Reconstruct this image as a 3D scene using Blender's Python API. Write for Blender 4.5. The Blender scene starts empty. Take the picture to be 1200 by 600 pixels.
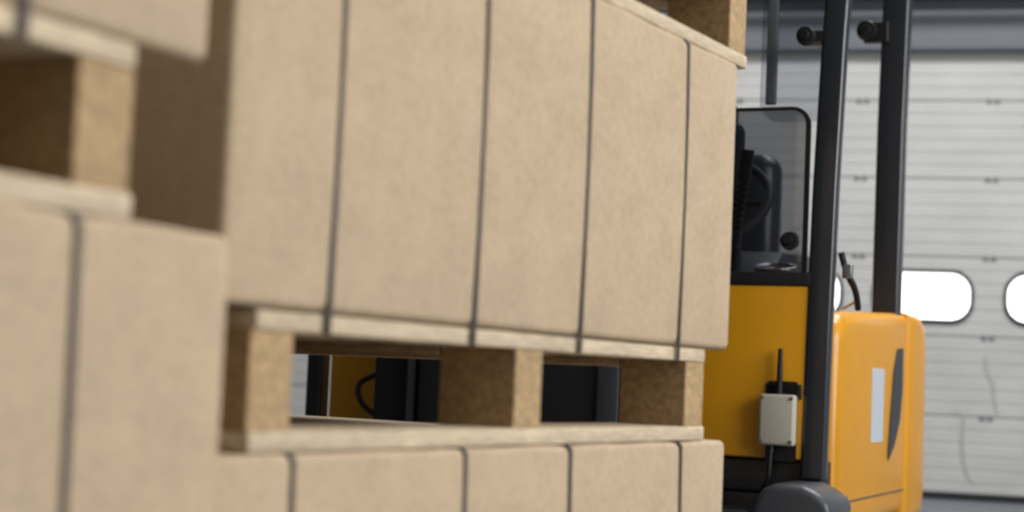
import bpy, bmesh, math, random
from mathutils import Vector, Matrix
random.seed(4)
sc = bpy.context.scene
try:
    sc.view_settings.view_transform = 'Standard'
except Exception:
    pass
rad = math.radians

# ------------------------------------------------------------------ materials
def lin(c):
    return tuple((x/255/12.92 if x/255 <= 0.04045 else ((x/255+0.055)/1.055)**2.4) for x in c)

def mat(name, rgb, rough=0.6, metal=0.0, var=0.0, scale=20, stretch=(1,1,1), bump=0.0,
        var2=0.0, scale2=2.0, emit=0.0, coat=0.0, spec=0.5, dark=None):
    m = bpy.data.materials.new(name); m.use_nodes = True
    nt = m.node_tree; b = nt.nodes['Principled BSDF']
    c = lin(rgb)
    b.inputs['Base Color'].default_value = (*c, 1)
    b.inputs['Roughness'].default_value = rough
    b.inputs['Metallic'].default_value = metal
    b.inputs['Specular IOR Level'].default_value = spec
    if coat: b.inputs['Coat Weight'].default_value = coat; b.inputs['Coat Roughness'].default_value = 0.12
    if emit:
        b.inputs['Emission Color'].default_value = (*c, 1)
        b.inputs['Emission Strength'].default_value = emit
    if var or var2 or bump:
        tc = nt.nodes.new('ShaderNodeTexCoord'); mp = nt.nodes.new('ShaderNodeMapping')
        mp.inputs['Scale'].default_value = stretch
        nt.links.new(tc.outputs['Object'], mp.inputs['Vector'])
        n1 = nt.nodes.new('ShaderNodeTexNoise'); n1.inputs['Scale'].default_value = scale
        n1.inputs['Detail'].default_value = 6; n1.inputs['Roughness'].default_value = 0.65
        nt.links.new(mp.outputs[0], n1.inputs['Vector'])
        n2 = nt.nodes.new('ShaderNodeTexNoise'); n2.inputs['Scale'].default_value = scale2
        n2.inputs['Detail'].default_value = 4
        nt.links.new(mp.outputs[0], n2.inputs['Vector'])
        def rng(n, v):
            r = nt.nodes.new('ShaderNodeMapRange')
            r.inputs['From Min'].default_value = 0.3; r.inputs['From Max'].default_value = 0.7
            r.inputs['To Min'].default_value = 1-v; r.inputs['To Max'].default_value = 1+v
            nt.links.new(n.outputs['Fac'], r.inputs['Value']); return r
        r1 = rng(n1, var); r2 = rng(n2, var2)
        mu = nt.nodes.new('ShaderNodeMath'); mu.operation = 'MULTIPLY'
        nt.links.new(r1.outputs[0], mu.inputs[0]); nt.links.new(r2.outputs[0], mu.inputs[1])
        vm = nt.nodes.new('ShaderNodeVectorMath'); vm.operation = 'SCALE'
        vm.inputs[0].default_value = c
        nt.links.new(mu.outputs[0], vm.inputs['Scale'])
        nt.links.new(vm.outputs[0], b.inputs['Base Color'])
        if bump:
            bp = nt.nodes.new('ShaderNodeBump'); bp.inputs['Strength'].default_value = bump
            bp.inputs['Distance'].default_value = 0.002
            nt.links.new(n1.outputs['Fac'], bp.inputs['Height'])
            nt.links.new(bp.outputs[0], b.inputs['Normal'])
    return m

M = {}
M['card']   = mat('cardboard', (188,166,138), 0.75, var=0.11, scale=90, bump=0.2, var2=0.06, scale2=14, spec=0.25)
M['strap']  = mat('strap_plastic', (78,70,66), 0.5)
M['board']  = mat('pallet_board_wood', (200,181,152), 0.75, var=0.28, scale=30, stretch=(1,8,8), bump=0.4, var2=0.14, scale2=6)
M['block']  = mat('pallet_block_pressed_wood', (176,147,108), 0.85, var=0.32, scale=110, bump=0.6, var2=0.06, scale2=10)
M['yellow'] = mat('yellow_paint', (231,160,14), 0.38, var=0.03, scale=8, coat=0.25, var2=0.05, scale2=3)
M['black']  = mat('black_steel', (26,27,29), 0.4, coat=0.1)
M['pillar'] = mat('pillar_paint', (46,48,52), 0.28, coat=0.4)
M['rubber'] = mat('rubber', (20,20,22), 0.6)
M['grey']   = mat('grey_plastic', (70,72,76), 0.38, var=0.05, scale=30)
M['sensor'] = mat('sensor_case_plastic', (198,192,174), 0.45)
M['sticker']= mat('sticker_paper', (204,210,214), 0.4)
M['vent']   = mat('vent_plastic', (62,64,68), 0.5)
M['vinyl']  = mat('seat_vinyl', (58,60,63), 0.28, bump=0.1, var=0.05, scale=60)
M['steel']  = mat('galvanised_steel', (150,152,154), 0.35, metal=0.8)
M['door']   = mat('door_steel_sheet', (192,191,187), 0.5, var=0.06, scale=5, stretch=(0.5,1,1.5), var2=0.07, scale2=1.2)
M['doorseam']= mat('door_seam', (146,146,144), 0.6)
M['hinge']  = mat('hinge_zinc', (128,129,130), 0.5, metal=0.2)
M['pane']   = mat('daylit_window_pane', (255,255,255), 0.4, emit=2.5)
M['wall']   = mat('painted_wall', (150,154,158), 0.8, var=0.03, scale=4, var2=0.04, scale2=0.6)
M['walldk'] = mat('low_bounce_wall', (84,86,88), 0.8, var=0.03, scale=4, var2=0.04, scale2=0.6)  # unseen walls toned dark to cut bounced light on the stack ends
M['lintel'] = mat('lintel_paint', (110,114,119), 0.6, var=0.03, scale=5)
M['floor']  = mat('concrete_floor', (92,98,106), 0.45, var=0.08, scale=9, var2=0.12, scale2=0.8)
M['ceil']   = mat('ceiling_sheet', (165,167,169), 0.8)
M['stain']  = mat('door_scratch', (170,168,164), 0.7)

def glass(name, rgb, alpha_mix, rough=0.03):
    m = bpy.data.materials.new(name); m.use_nodes = True
    nt = m.node_tree; nt.nodes.clear()
    o = nt.nodes.new('ShaderNodeOutputMaterial'); mx = nt.nodes.new('ShaderNodeMixShader')
    t = nt.nodes.new('ShaderNodeBsdfTransparent'); g = nt.nodes.new('ShaderNodeBsdfGlossy')
    t.inputs[0].default_value = (*rgb, 1); g.inputs['Roughness'].default_value = rough
    g.inputs[0].default_value = (1,1,1,1)
    fr = nt.nodes.new('ShaderNodeFresnel'); fr.inputs[0].default_value = 1.45
    ad = nt.nodes.new('ShaderNodeMath'); ad.operation='ADD'; ad.inputs[1].default_value = alpha_mix
    nt.links.new(fr.outputs[0], ad.inputs[0]); nt.links.new(ad.outputs[0], mx.inputs[0])
    nt.links.new(t.outputs[0], mx.inputs[1]); nt.links.new(g.outputs[0], mx.inputs[2])
    nt.links.new(mx.outputs[0], o.inputs[0]); return m
M['tint'] = glass('tinted_glass', (0.52,0.53,0.55), 0.06)
M['clear'] = glass('clear_polycarbonate', (0.82,0.83,0.85), 0.03)

# ------------------------------------------------------------------ mesh helpers
def finish(bm, name, m, parent=None, smooth=True):
    bmesh.ops.recalc_face_normals(bm, faces=bm.faces)
    me = bpy.data.meshes.new(name); bm.to_mesh(me); bm.free()
    me.materials.append(m if not isinstance(m, str) else M[m])
    ob = bpy.data.objects.new(name, me); sc.collection.objects.link(ob)
    if smooth:
        for p in me.polygons: p.use_smooth = True
        try: me.set_sharp_from_angle(angle=rad(35))
        except Exception: pass
    if parent: ob.parent = parent
    return ob

def box(name, lo, hi, m, parent=None, bev=0.0, seg=3):
    bm = bmesh.new(); bmesh.ops.create_cube(bm, size=1)
    for v in bm.verts:
        v.co = Vector([(lo[i]+hi[i])/2 + v.co[i]*(hi[i]-lo[i]) for i in range(3)])
    if bev: bmesh.ops.bevel(bm, geom=list(bm.edges), offset=bev, segments=seg, profile=0.5, affect='EDGES')
    return finish(bm, name, m, parent)

def prism(name, pts, axis, a, b, m, parent=None, bev=0.0, seg=2):
    """pts 2D outline, extruded along axis from a to b. remaining axes in order."""
    bm = bmesh.new()
    def mk(p, t):
        l = [p[0], p[1]]; l.insert(axis, t); return bm.verts.new(l)
    A = [mk(p, a) for p in pts]; B = [mk(p, b) for p in pts]
    bm.faces.new(A); bm.faces.new(list(reversed(B)))
    n = len(pts)
    for i in range(n):
        bm.faces.new([A[i], B[i], B[(i+1)%n], A[(i+1)%n]])
    if bev:
        bmesh.ops.recalc_face_normals(bm, faces=bm.faces)
        es = [e for e in bm.edges if abs(e.verts[0].co[axis]-e.verts[1].co[axis]) < 1e-6]
        bmesh.ops.bevel(bm, geom=es, offset=bev, segments=seg, profile=0.5, affect='EDGES')
    return finish(bm, name, m, parent)

def rrect(cx, cy, w, h, r, seg=8):
    pts = []
    rr = r if isinstance(r, (list, tuple)) else [r]*4
    for k, (sx, sy) in enumerate([(1,1),(-1,1),(-1,-1),(1,-1)]):
        q = rr[k]; ox = cx+sx*(w/2-q); oy = cy+sy*(h/2-q)
        for i in range(seg+1):
            a = rad(90*k + 90*i/seg)
            pts.append((ox+q*math.cos(a), oy+q*math.sin(a)))
    return pts

def frame_ring(name, outer, inner, axis, a, b, m, parent):
    bm = bmesh.new()
    def mk(p, t):
        l = [p[0], p[1]]; l.insert(axis, t); return bm.verts.new(l)
    oA=[mk(p,a) for p in outer]; iA=[mk(p,a) for p in inner]
    oB=[mk(p,b) for p in outer]; iB=[mk(p,b) for p in inner]
    n=len(outer)
    for i in range(n):
        j=(i+1)%n
        bm.faces.new([oA[i],oA[j],iA[j],iA[i]]); bm.faces.new([oB[i],iB[i],iB[j],oB[j]])
        bm.faces.new([oA[i],oB[i],oB[j],oA[j]]); bm.faces.new([iA[i],iA[j],iB[j],iB[i]])
    return finish(bm, name, m, parent)

def rod(name, p1, p2, r, m, parent=None, seg=20, r2=None):
    p1=Vector(p1); p2=Vector(p2); d=p2-p1
    bm = bmesh.new()
    bmesh.ops.create_cone(bm, cap_ends=True, segments=seg, radius1=r, radius2=r if r2 is None else r2, depth=d.length)
    q = d.to_track_quat('Z','Y').to_matrix().to_4x4()
    bmesh.ops.transform(bm, matrix=Matrix.Translation((p1+p2)/2) @ q, verts=bm.verts)
    return finish(bm, name, m, parent)

def cable(name, pts, r, m, parent=None):
    cu = bpy.data.curves.new(name,'CURVE'); cu.dimensions='3D'; cu.bevel_depth=r; cu.bevel_resolution=3
    sp = cu.splines.new('NURBS'); sp.points.add(len(pts)-1); sp.use_endpoint_u=True; sp.order_u=3
    for i,p in enumerate(pts): sp.points[i].co=(*p,1)
    cu.materials.append(M[m]); ob=bpy.data.objects.new(name,cu); sc.collection.objects.link(ob)
    if parent: ob.parent=parent
    return ob

def loft(name, path, w, d, m, parent, r=0.012):
    bm = bmesh.new(); sec = rrect(0,0,w,d,r,4); rings=[]
    for (x,y,z) in path: rings.append([bm.verts.new((x+a,y+b,z)) for a,b in sec])
    n=len(sec)
    for k in range(len(rings)-1):
        for i in range(n):
            bm.faces.new([rings[k][i],rings[k][(i+1)%n],rings[k+1][(i+1)%n],rings[k+1][i]])
    bm.faces.new(rings[0]); bm.faces.new(list(reversed(rings[-1])))
    return finish(bm,name,m,parent)

def empty(name, loc, rz):
    e = bpy.data.objects.new(name, None); e.location=loc; e.rotation_euler=(0,0,rz)
    e.empty_display_size=0.1; sc.collection.objects.link(e); return e

# ------------------------------------------------------------------ cartons and pallets
def carton(L, D, H, straps, loc, rz, low=0.02, seed=0):
    """strapped corrugated carton, origin at its near front bottom corner; x along face, y depth"""
    rnd = random.Random(seed)
    e = empty('cardboard_box', loc, rz)
    bm = bmesh.new()
    xs = set([0.0, 0.0015, 0.004, 0.008, L-0.008, L-0.004, L-0.0015, L])
    x = 0.02
    while x < L-0.02: xs.add(round(x,4)); x += 0.02
    for s in straps:
        for k in (-0.03,-0.015,-0.007,-0.003,0,0.003,0.007,0.015,0.03):
            if 0.01 < s+k < L-0.01: xs.add(round(s+k,4))
    xs = sorted(xs); rings=[]
    ph = [rnd.uniform(0,6) for _ in range(4)]
    for x in xs:
        e0 = min(x, L-x); ins = 0.008-math.sqrt(max(0,0.008**2-(0.008-min(e0,0.008))**2)) if e0<0.008 else 0
        dent = sum(0.0035*math.exp(-abs(x-s)/0.009) for s in straps)
        ed = dent + 0.0008*math.sin(x*37+ph[0])
        cr = 0.009 + dent*1.2
        ring=[]
        w=D-2*ins; h=H-2*ins
        for k,(sy,sz) in enumerate([(1,1),(-1,1),(-1,-1),(1,-1)]):
            q=cr; oy=D/2+sy*(w/2-q-ed*0.4); oz=H/2+sz*(h/2-q)-(ed*0.6 if sz>0 else 0)
            for i in range(6):
                a=rad(90*k+90*i/5)
                ring.append((oy+q*math.cos(a), oz+q*math.sin(a)))
        out=[]
        n=len(ring)
        for i,p in enumerate(ring):
            out.append(p)
            if i in (5,11,17,23):
                q=ring[(i+1)%n]
                for t in (0.25,0.5,0.75):
                    py=p[0]+(q[0]-p[0])*t; pz=p[1]+(q[1]-p[1])*t
                    if i==11: py -= 0.003*math.sin(math.pi*t)*(1 if e0>0.01 else 0) 
                    out.append((py,pz))
        rings.append([bm.verts.new((x,a,b)) for a,b in out])
    n=len(rings[0])
    for k in range(len(rings)-1):
        for i in range(n):
            bm.faces.new([rings[k][i],rings[k][(i+1)%n],rings[k+1][(i+1)%n],rings[k+1][i]])
    bm.faces.new(rings[0]); bm.faces.new(list(reversed(rings[-1])))
    finish(bm,'carton_body','card',e)
    for i,s in enumerate(straps):
        w=0.0032
        o=[( -0.0022,-low),( -0.0032,H*0.25),( -0.0036,H*0.5),( -0.0032,H*0.75),( -0.0012,H-0.006),(0.004,H+0.0005),(D-0.004,H+0.0005),(D+0.002,H-0.006),(D+0.002,-low)]
        bm=bmesh.new()
        A=[bm.verts.new((s-w,a,b)) for a,b in o]; B=[bm.verts.new((s+w,a,b)) for a,b in o]
        C=[bm.verts.new((s-w,D/2+(a-D/2)*0.994,b-0.0012)) for a,b in o]; E=[bm.verts.new((s+w,D/2+(a-D/2)*0.994,b-0.0012)) for a,b in o]
        for j in range(len(o)-1):
            bm.faces.new([A[j],B[j],B[j+1],A[j+1]]); bm.faces.new([C[j],C[j+1],E[j+1],E[j]])
            bm.faces.new([A[j],A[j+1],C[j+1],C[j]]); bm.faces.new([B[j],E[j],E[j+1],B[j+1]])
        finish(bm,'strap_%d'%(i+1),'strap',e)
    return e

PH=0.132
def pallet(L, D, loc, rz, bw=0.07, bd=0.104, seed=0):
    rnd=random.Random(seed)
    e=empty('wooden_pallet',loc,rz)
    bt=0.020
    k=0
    for i,wd in enumerate([0.12,0.10,0.12,0.10,0.12]):      # deck boards
        y=i*(D-0.12)/4 + (0.01 if wd<0.12 else 0)
        k+=1; box('deck_board_%d'%k,(rnd.uniform(0,0.006),y,PH-bt+0.001),(L-rnd.uniform(0,0.006),y+wd,PH),'board',e,0.0025,2)
    for i in range(2):
        y=i*(D-0.12)
        box('bottom_board_%d'%(i+1),(rnd.uniform(0,0.004),y,0),(L,y+0.12,bt),'board',e,0.0025,2)
    cols=[0,(L-bw)/2,L-bw]
    for i,x in enumerate(cols):
        for j,y in enumerate([0.003,D-bd-0.003]):
            box('block_%d_%d'%(i+1,j+1),(x+0.002,y,bt),(x+bw-0.002,y+bd,PH-bt+0.001),'block',e,0.0015,1)
        box('cross_board_%d'%(i+1),(x,bd+0.006,PH-bt-0.010),(x+bw,D-bd-0.006,PH-bt+0.001),'board',e,0.002,1)
    return e

def frame(theta, d):
    D=Vector((math.sin(theta),math.cos(theta),0)); N=Vector((-math.cos(theta),math.sin(theta),0))
    return lambda s,n,h: tuple(N*(d+n)+D*s+Vector((0,0,h)))

# right-hand stack
th=rad(29.1); P=frame(th,0.959); rz=rad(90)-th
BH=0.435
PD=0.93; CD=0.95
pallet(1.08,PD,P(1.25,0.02,0),rz,seed=1)
carton(1.21,CD,BH-0.003,[0.121,0.442,0.698,1.041],P(1.196,0,PH),rz,seed=1)
pallet(1.08,PD,P(1.25,0.004,PH+BH-0.002),rz,seed=2)
carton(1.21,CD,BH,[0.166,0.446,0.710,1.017],P(1.196,0,2*PH+BH),rz,seed=2)
pallet(1.08,PD,P(1.37,0.004,2*PH+2*BH),rz,seed=3)
carton(1.21,CD,BH,[0.15,0.45,0.71,1.03],P(1.25,0,3*PH+2*BH),rz,seed=3)
# left-hand stack
tl=rad(27); Q=frame(tl,0.822); rl=rad(90)-tl
pallet(1.08,0.78,Q(-0.08,0.02,0),rl,seed=4)
carton(1.21,0.8,0.616,[0.2,0.6,1.026],Q(-0.091,0,PH),rl,seed=4)
pallet(1.08,0.78,Q(-0.083,0.004,PH+0.616),rl,bw=0.065,seed=5)
carton(1.21,0.8,0.50,[0.2,0.6,1.004],Q(-0.136,0,2*PH+0.616),rl,seed=5)

# ------------------------------------------------------------------ forklift
fk = empty('forklift',(0.823,4.6,0),rad(-24))
box('front_panel_right',(-0.36,-0.02,0.455),(-0.008,0.04,0.925),'yellow',fk,0.008)
box('front_panel_left',(-1.478,-0.02,0.30),(-1.20,0.04,0.925),'yellow',fk,0.008)
box('lower_sill',(-1.5,0.0,0.36),(0.035,0.10,0.455),'black',fk,0.01)
# hood / body side
prof=[(0.10,0.26),(0.10,0.78),(0.115,0.825),(0.15,0.855),(0.22,0.868),(1.05,0.905),(1.05,0.26)]
prism('engine_hood',prof,0,-1.46,0.050,'yellow',fk,bev=0.04,seg=6)
prof=[(1.062,0.24),(1.062,0.908),(1.25,0.905),(1.32,0.87),(1.35,0.79),(1.36,0.30),(1.33,0.24)]
prism('counterweight',prof,0,-1.44,0.058,'yellow',fk,bev=0.03,seg=5)
box('chassis',(-1.44,0.06,0.14),(0.0,1.31,0.30),'black',fk,0.02)
prism('hood_sticker',rrect(0.60,0.607,0.17,0.22,0.006,3),0,0.049,0.0515,'sticker',fk)
prism('hood_vent',[(0.87,0.785),(0.955,0.79),(0.96,0.66),(0.93,0.56),(0.85,0.48),(0.77,0.44),(0.765,0.47),(0.795,0.60),(0.82,0.71)],0,0.048,0.055,'vent',fk)
box('hood_crease',(0.0,0.16,0.335),(0.0515,1.04,0.340),'vent',fk,0.001,1)
# overhead guard
loft('guard_pillar_front_right',[(0.010,0.0,0.41),(0.014,0.0,0.8),(0.021,0.0,1.2),(0.031,0.01,1.6),(0.04,0.05,1.95),(0.04,0.12,2.06)],0.068,0.05,'pillar',fk)
loft('guard_pillar_front_left',[(-1.53,0.0,0.20),(-1.53,0.0,1.2),(-1.53,0.05,1.95),(-1.53,0.12,2.06)],0.055,0.06,'pillar',fk)
loft('guard_pillar_rear_right',[(-0.012,1.00,0.885),(-0.010,1.00,1.5),(0.0,1.0,2.06)],0.088,0.07,'pillar',fk)
loft('guard_pillar_rear_left',[(-1.40,1.0,0.885),(-1.40,1.0,1.5),(-1.40,1.0,2.06)],0.088,0.07,'pillar',fk)
box('guard_roof_side_right',(-0.05,0.04,2.04),(0.06,1.08,2.11),'pillar',fk,0.015)
box('guard_roof_side_left',(-1.55,0.04,2.04),(-1.36,1.08,2.11),'pillar',fk,0.015)
for i in range(7):
    y=0.08+i*0.155
    box('guard_roof_bar_%d'%(i+1),(-1.5,y,2.05),(0,y+0.04,2.09),'pillar',fk,0.006)
# windscreen right part
prism('windscreen_tinted',rrect(-0.170,1.165,0.28,0.48,[0.04,0.03,0.01,0.01],6),1,-0.012,-0.006,'tint',fk)
frame_ring('windscreen_seal',rrect(-0.170,1.165,0.290,0.496,[0.05,0.04,0.01,0.01],6),rrect(-0.172,1.168,0.270,0.474,[0.042,0.03,0.02,0.02],6),1,-0.016,-0.002,'rubber',fk)
box('windscreen_bottom_rail',(-0.36,-0.025,0.922),(-0.008,0.01,0.960),'rubber',fk,0.006)
prism('upper_shield',rrect(-0.10,1.67,0.20,0.56,[0.02,0.06,0.06,0.02],6),1,0.10,0.106,'clear',fk)
box('upper_shield_edge',(-0.185,0.095,1.44),(-0.155,0.112,1.94),'lintel',fk,0.004)
def knob(name,x,y,z,r=0.024):
    rod(name,(x,y,z),(x,y-0.02,z),r,'rubber',fk,24,r*0.85)
    rod(name+'_cap',(x,y-0.02,z),(x,y-0.032,z),r*0.55,'black',fk,20,r*0.4)
knob('shield_knob',-0.045,-0.012,1.607,0.027)
box('shield_bracket',(-0.07,-0.012,1.592),(0.01,0.09,1.622),'black',fk,0.003)
knob('windscreen_knob',-0.072,-0.014,1.045,0.026)
knob('rear_shield_knob',-0.09,0.94,1.82,0.034)
box('rear_shield_bracket',(-0.10,0.94,1.78),(-0.02,0.98,1.85),'black',fk,0.004)
# seat, console, wheel, levers inside the cab
box('seat_cushion',(-0.90,0.40,0.88),(-0.36,0.86,1.04),'vinyl',fk,0.05,5)
box('seat_back',(-0.90,0.76,0.98),(-0.33,0.90,1.40),'vinyl',fk,0.06,6)
box('headrest',(-0.78,0.78,1.41),(-0.48,0.87,1.58),'vinyl',fk,0.04,5)
prism('side_console',[(0.12,0.85),(0.12,0.95),(0.3,1.04),(0.7,1.06),(0.75,0.88)],0,-0.34,-0.17,'vent',fk,bev=0.015)
box('dashboard',(-1.15,0.08,0.85),(-0.46,0.22,1.14),'rubber',fk,0.03,4)
box('control_post',(-0.345,0.05,0.90),(-0.250,0.16,1.395),'rubber',fk,0.03,4)
rod('steering_column',(-0.58,0.18,1.05),(-0.52,0.34,1.18),0.03,'black',fk)
def torus(name,c,R,r,m,parent,tilt):
    bm=bmesh.new(); n=40;k=10;vs=[]
    for i in range(n):
        a=2*math.pi*i/n
        vs.append([bm.verts.new(Matrix.Rotation(tilt,3,'X')@Vector(((R+r*math.cos(b))*math.cos(a),(R+r*math.cos(b))*math.sin(a),r*math.sin(b)))+Vector(c)) for b in [2*math.pi*j/k for j in range(k)]])
    for i in range(n):
        for j in range(k):
            bm.faces.new([vs[i][j],vs[(i+1)%n][j],vs[(i+1)%n][(j+1)%k],vs[i][(j+1)%k]])
    return finish(bm,name,m,parent)
torus('steering_wheel',(-0.43,0.36,1.19),0.19,0.013,'rubber',fk,rad(48))
rod('steering_spoke_1',(-0.60,0.36,1.19),(-0.26,0.36,1.19),0.010,'rubber',fk)
torus('wheel_arc_highlight',(-0.14,0.10,0.980),0.055,0.006,'steel',fk,rad(14))  # steel ring standing in for the highlight on the steering wheel's lower arc
for i in range(12):
    z=1.03+i*0.018; rod('ribbed_boot_%d'%(i+1),(-0.247+i*0.003,0.02,z),(-0.247+i*0.003,0.02,z+0.011),0.022-0.0006*i,'grey',fk,16)
rod('control_lever',(-0.247,0.02,0.95),(-0.207,0.02,1.27),0.009,'rubber',fk)
rod('lever_grip',(-0.217,0.02,1.22),(-0.207,0.02,1.30),0.018,'grey',fk)
# belt hanging by the pillar
cable('seat_belt_strap',[(0.055,0.05,1.02),(0.065,0.06,0.97),(0.09,0.10,0.92),(0.085,0.14,0.872)],0.009,'rubber',fk)
box('seat_belt_buckle',(0.058,0.05,0.95),(0.085,0.075,0.99),'steel',fk,0.004)
cable('white_cord',[(0.06,0.07,0.98),(0.07,0.09,0.93),(0.10,0.14,0.90),(0.03,0.2,0.875)],0.004,'sensor',fk)
# sensor box with antenna
SX=0.022; SZ=0.017
box('sensor_case',(-0.152+SX,-0.062,0.475+SZ),(-0.054+SX,-0.026,0.612+SZ),'sensor',fk,0.009,4)
prism('sensor_mount_plate',rrect(-0.098+SX,0.54+SZ,0.084,0.215,0.008,3),1,-0.027,-0.019,'black',fk)
box('sensor_mount_tab',(-0.145+SX,-0.027,0.60+SZ),(-0.045+SX,-0.019,0.64+SZ),'black',fk,0.003)
for i,(x,z) in enumerate([(-0.143,0.486),(-0.063,0.486),(-0.143,0.602),(-0.063,0.602)]):
    rod('sensor_screw_%d'%(i+1),(x+SX,-0.060,z+SZ),(x+SX,-0.0645,z+SZ),0.005,'steel',fk,12)
rod('antenna_base',(-0.103+SX,-0.04,0.608+SZ),(-0.103+SX,-0.04,0.636+SZ),0.009,'rubber',fk)
rod('antenna',(-0.103+SX,-0.04,0.63+SZ),(-0.103+SX,-0.04,0.735+SZ),0.0085,'rubber',fk,16,0.0060)
rod('sensor_gland',(-0.12+SX,-0.045,0.455+SZ),(-0.12+SX,-0.045,0.478+SZ),0.009,'black',fk)
cable('sensor_cable',[(-0.12+SX,-0.045,0.46+SZ),(-0.12+SX,-0.05,0.43+SZ),(-0.10,-0.05,0.40),(-0.13,-0.02,0.36),(-0.15,0.02,0.33)],0.006,'rubber',fk)
# wheels and fenders
def wheel(name,x0,x1,y,r):
    rod(name,(x0,y,r),(x1,y,r),r,'rubber',fk,40)
    rod(name+'_hub',(x1-0.005,y,r),(x1+0.012,y,r),r*0.5,'yellow',fk,28)
    rod(name+'_hub_inner',(x0-0.012,y,r),(x0+0.005,y,r),r*0.5,'yellow',fk,28)
wheel('front_wheel_right',-0.07,0.09,-0.08,0.15)
wheel('front_wheel_left',-1.56,-1.40,-0.08,0.15)
wheel('rear_wheel_right',-0.20,-0.02,1.08,0.14)
wheel('rear_wheel_left',-1.42,-1.24,1.08,0.14)
def fender(name,x0,x1):
    out=[(x0,0.10),(x0,0.30),(x0+0.012,0.355),(x0+0.035,0.388),(x0+0.065,0.402),(x1-0.075,0.402),(x1-0.045,0.390),(x1-0.010,0.368),(x1,0.345),(x1,0.10)]
    prism(name,out,1,-0.26,-0.004,'grey',fk,bev=0.022,seg=5)
fender('front_fender_right',-0.095,0.118)
fender('front_fender_left',-1.60,-1.37)
box('front_step_bracket',(-0.33,-0.22,0.29),(-0.11,-0.02,0.325),'pillar',fk,0.006)
box('front_step_riser',(-0.30,-0.03,0.14),(-0.12,0.0,0.36),'black',fk,0.006)
# mast and carriage
for i,x in enumerate([-1.12,-0.50]):
    box('mast_channel_%d_web'%(i+1),(x,-0.20,0.06),(x+0.02,-0.06,1.95),'black',fk,0.003)
    box('mast_channel_%d_flange_front'%(i+1),(x-0.03,-0.21,0.06),(x+0.05,-0.19,1.95),'black',fk,0.003)
    box('mast_channel_%d_flange_back'%(i+1),(x-0.03,-0.07,0.06),(x+0.05,-0.05,1.95),'black',fk,0.003)
for i,z in enumerate([0.12,0.80,1.85]):
    box('mast_crossbar_%d'%(i+1),(-1.12,-0.10,z),(-0.48,-0.05,z+0.09),'black',fk,0.005)
rod('lift_cylinder_1',(-0.99,-0.09,0.1),(-0.99,-0.09,1.7),0.03,'black',fk)
rod('lift_cylinder_2',(-0.62,-0.09,0.1),(-0.62,-0.09,1.7),0.03,'black',fk)
box('carriage_plate_lower',(-1.20,-0.25,0.10),(-0.40,-0.21,0.22),'black',fk,0.005)
box('carriage_plate_upper',(-1.20,-0.25,0.45),(-0.42,-0.21,0.86),'rubber',fk,0.005)
box('carriage_yellow_edge',(-0.78,-0.256,0.690),(-0.60,-0.249,0.706),'yellow',fk,0.002)
for i,x in enumerate([-1.04,-0.90]):
    box('fork_shank_%d'%(i+1),(x,-0.29,0.05),(x+0.10,-0.25,0.80),'rubber',fk,0.005)
    box('fork_blade_%d'%(i+1),(x,-0.95,0.05),(x+0.10,-0.25,0.085),'black',fk,0.005)
box('carriage_rib',(-1.085,-0.275,0.42),(-1.06,-0.25,0.86),'grey',fk,0.004)
box('firewall',(-1.20,0.03,0.36),(-0.36,0.06,0.92),'rubber',fk,0.004)
cable('hydraulic_hose',[(-1.20,-0.22,0.52),(-1.25,-0.2,0.53),(-1.285,-0.2,0.58),(-1.27,-0.2,0.62),(-1.20,-0.2,0.64)],0.008,'rubber',fk)
box('mast_guide_strip',(-0.52,-0.262,0.3),(-0.46,-0.248,1.9),'vent',fk,0.003)
rod('mast_bolt',(-0.72,-0.25,0.60),(-0.72,-0.262,0.60),0.007,'steel',fk,12)

# ------------------------------------------------------------------ loading door and building
RA=rad(-14); O=(2.61,10.8,0)
dr = empty('door_1',O,RA)
DX0,DX1=-5.2,1.9
def section(name,z0,z1):
    pts=[]; n=6; H=z1-z0; yb=0.04
    pts.append((yb,z0)); pts.append((0.008,z0)); pts.append((0.0,z0+0.010))
    for i in range(1,n):
        z=z0+H*i/n
        pts += [(0.0,z-0.007),(0.005,z-0.002),(0.005,z+0.002),(0.0,z+0.007)]
    pts += [(0.0,z1-0.010),(0.008,z1),(yb,z1)]
    return prism(name,pts,0,DX0,DX1,'door',dr)
zz=0.018
for i in range(6):
    section('section_%d'%(i+1),zz,zz+0.496); 
    box('section_joint_%d'%(i+1),(DX0,0.005,zz+0.494),(DX1,0.04,zz+0.502),'doorseam',dr)
    zz+=0.5
box('bottom_seal',(DX0,-0.012,0.0),(DX1,0.05,0.045),'rubber',dr,0.008)
for i in range(6):
    z=0.518+0.5*i
    for j,x in enumerate([0.405+0.81*k for k in range(-6,2)]):
        if z<2.8:
            box('hinge_%d_%d'%(i+1,j+1),(x-0.040,-0.008,z-0.018),(x-0.008,0.006,z+0.014),'hinge',dr,0.003)
            box('hinge_leaf_%d_%d'%(i+1,j+1),(x+0.008,-0.008,z-0.018),(x+0.040,0.006,z+0.014),'hinge',dr,0.003)
for k in range(-6,2):
    x=0.81*k
    frame_ring('window_frame_%d'%(k+7),rrect(x,1.268,0.63,0.34,0.14,8),rrect(x,1.268,0.58,0.29,0.117,8),1,-0.014,0.01,'rubber',dr)
    prism('window_pane_%d'%(k+7),rrect(x,1.268,0.585,0.295,0.118,8),1,-0.006,0.006,'pane',dr)
def scuff(name,pts,w):
    bm=bmesh.new(); L=[];R_=[]
    for i,(x,z) in enumerate(pts):
        ww=w*(0.5+0.5*math.sin(math.pi*(i+0.5)/len(pts)))
        L.append(bm.verts.new((x-ww,-0.0015,z))); R_.append(bm.verts.new((x+ww,-0.0015,z)))
    for i in range(len(pts)-1): bm.faces.new([L[i],R_[i],R_[i+1],L[i+1]])
    finish(bm,name,'stain',dr)
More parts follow.
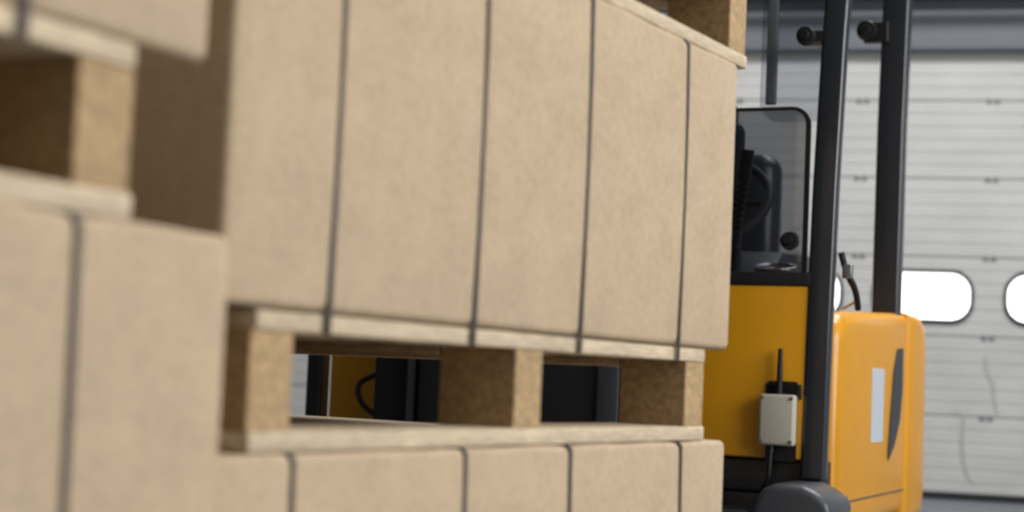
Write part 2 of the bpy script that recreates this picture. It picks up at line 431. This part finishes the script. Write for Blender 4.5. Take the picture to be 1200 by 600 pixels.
scuff('scuff_1',[(0.39,0.90),(0.40,0.80),(0.44,0.72),(0.45,0.62),(0.47,0.54)],0.014)
scuff('scuff_2',[(0.20,0.55),(0.27,0.52),(0.26,0.38),(0.27,0.25),(0.30,0.14),(0.34,0.10)],0.016)
def rbox(name,lo,hi,m,bev=0.0):
    e=box(name,lo,hi,m,None,bev); e.location=O; e.rotation_euler=(0,0,RA); return e
rbox('trim_lintel',(-7.0,-0.10,2.83),(5.0,0.06,3.08),'lintel',0.01)
rbox('trim_door_shaft',(-6.9,-0.32,3.10),(4.9,-0.26,3.16),'rubber',0.02)
rbox('trim_header_beam',(-7.0,-0.20,3.20),(5.0,0.06,3.45),'lintel',0.01)
rbox('wall_back',(-7.0,0.061,2.83),(5.0,0.26,5.0),'wall')
rbox('wall_back_left_pier',(-7.0,0.061,0),(DX0,0.26,2.83),'wall')
rbox('wall_back_right_pier',(DX1,0.061,0),(5.0,0.26,2.83),'wall')
rbox('trim_jamb_left',(DX0-0.12,-0.10,0),(DX0,0.06,2.83),'lintel',0.01)
rbox('trim_jamb_right',(DX1,-0.10,0),(DX1+0.12,0.06,2.83),'lintel',0.01)
rbox('wall_left',(-7.2,-16,0),(-7.0,0.26,5.0),'walldk')
rbox('wall_right',(5.0,-16,0),(5.2,0.26,5.0),'wall')
rbox('wall_front',(-7.2,-16.2,0),(5.2,-16,5.0),'walldk')
rbox('floor',(-7.2,-16.2,-0.1),(5.2,0.3,0.0),'floor')
rbox('ceiling',(-7.2,-16.2,5.0),(5.2,0.3,5.1),'ceil')

# ------------------------------------------------------------------ lights
def area(name,loc,target,sx,sy,power,col=(1,1,1)):
    l=bpy.data.lights.new(name,'AREA'); l.shape='RECTANGLE'; l.size=sx; l.size_y=sy; l.energy=power; l.color=col
    o=bpy.data.objects.new(name,l); o.location=loc
    o.rotation_euler=(Vector(target)-Vector(loc)).to_track_quat('-Z','Y').to_euler()
    sc.collection.objects.link(o); return o
area('key_from_right',(4.6,0.6,2.6),(0.2,2.4,0.8),3.8,3.2,300,(1,0.998,0.99))  # unseen key light added from the right; no gate is built there
for i,(x,y,p) in enumerate([(2.5,-1.5,40),(2.2,5.0,100),(2.2,7.6,135),(-1.0,8.6,110),(3.6,7.0,85)]):  # unseen overhead fills added; the far ones brighten the door
    area('overhead_fill_%d'%(i+1),(x,y,4.85),(x,y,0),1.6,1.6,p,(0.99,0.99,1.0))
w=bpy.data.worlds.new('world'); sc.world=w; w.use_nodes=True
w.node_tree.nodes['Background'].inputs[0].default_value=(0.8,0.9,1,1)
w.node_tree.nodes['Background'].inputs[1].default_value=0.6

# ------------------------------------------------------------------ camera
cd=bpy.data.cameras.new('camera'); cam=bpy.data.objects.new('camera',cd); sc.collection.objects.link(cam)
cd.sensor_width=36; cd.lens=60; cd.clip_start=0.05; cd.clip_end=100
cam.matrix_world=Matrix.Translation((0,0,0.645)) @ Matrix.Rotation(rad(90+4.04),4,'X') @ Matrix.Rotation(rad(2.5),4,'Z')
cd.dof.use_dof=True; cd.dof.focus_distance=3.4; cd.dof.aperture_fstop=3.3
sc.camera=cam
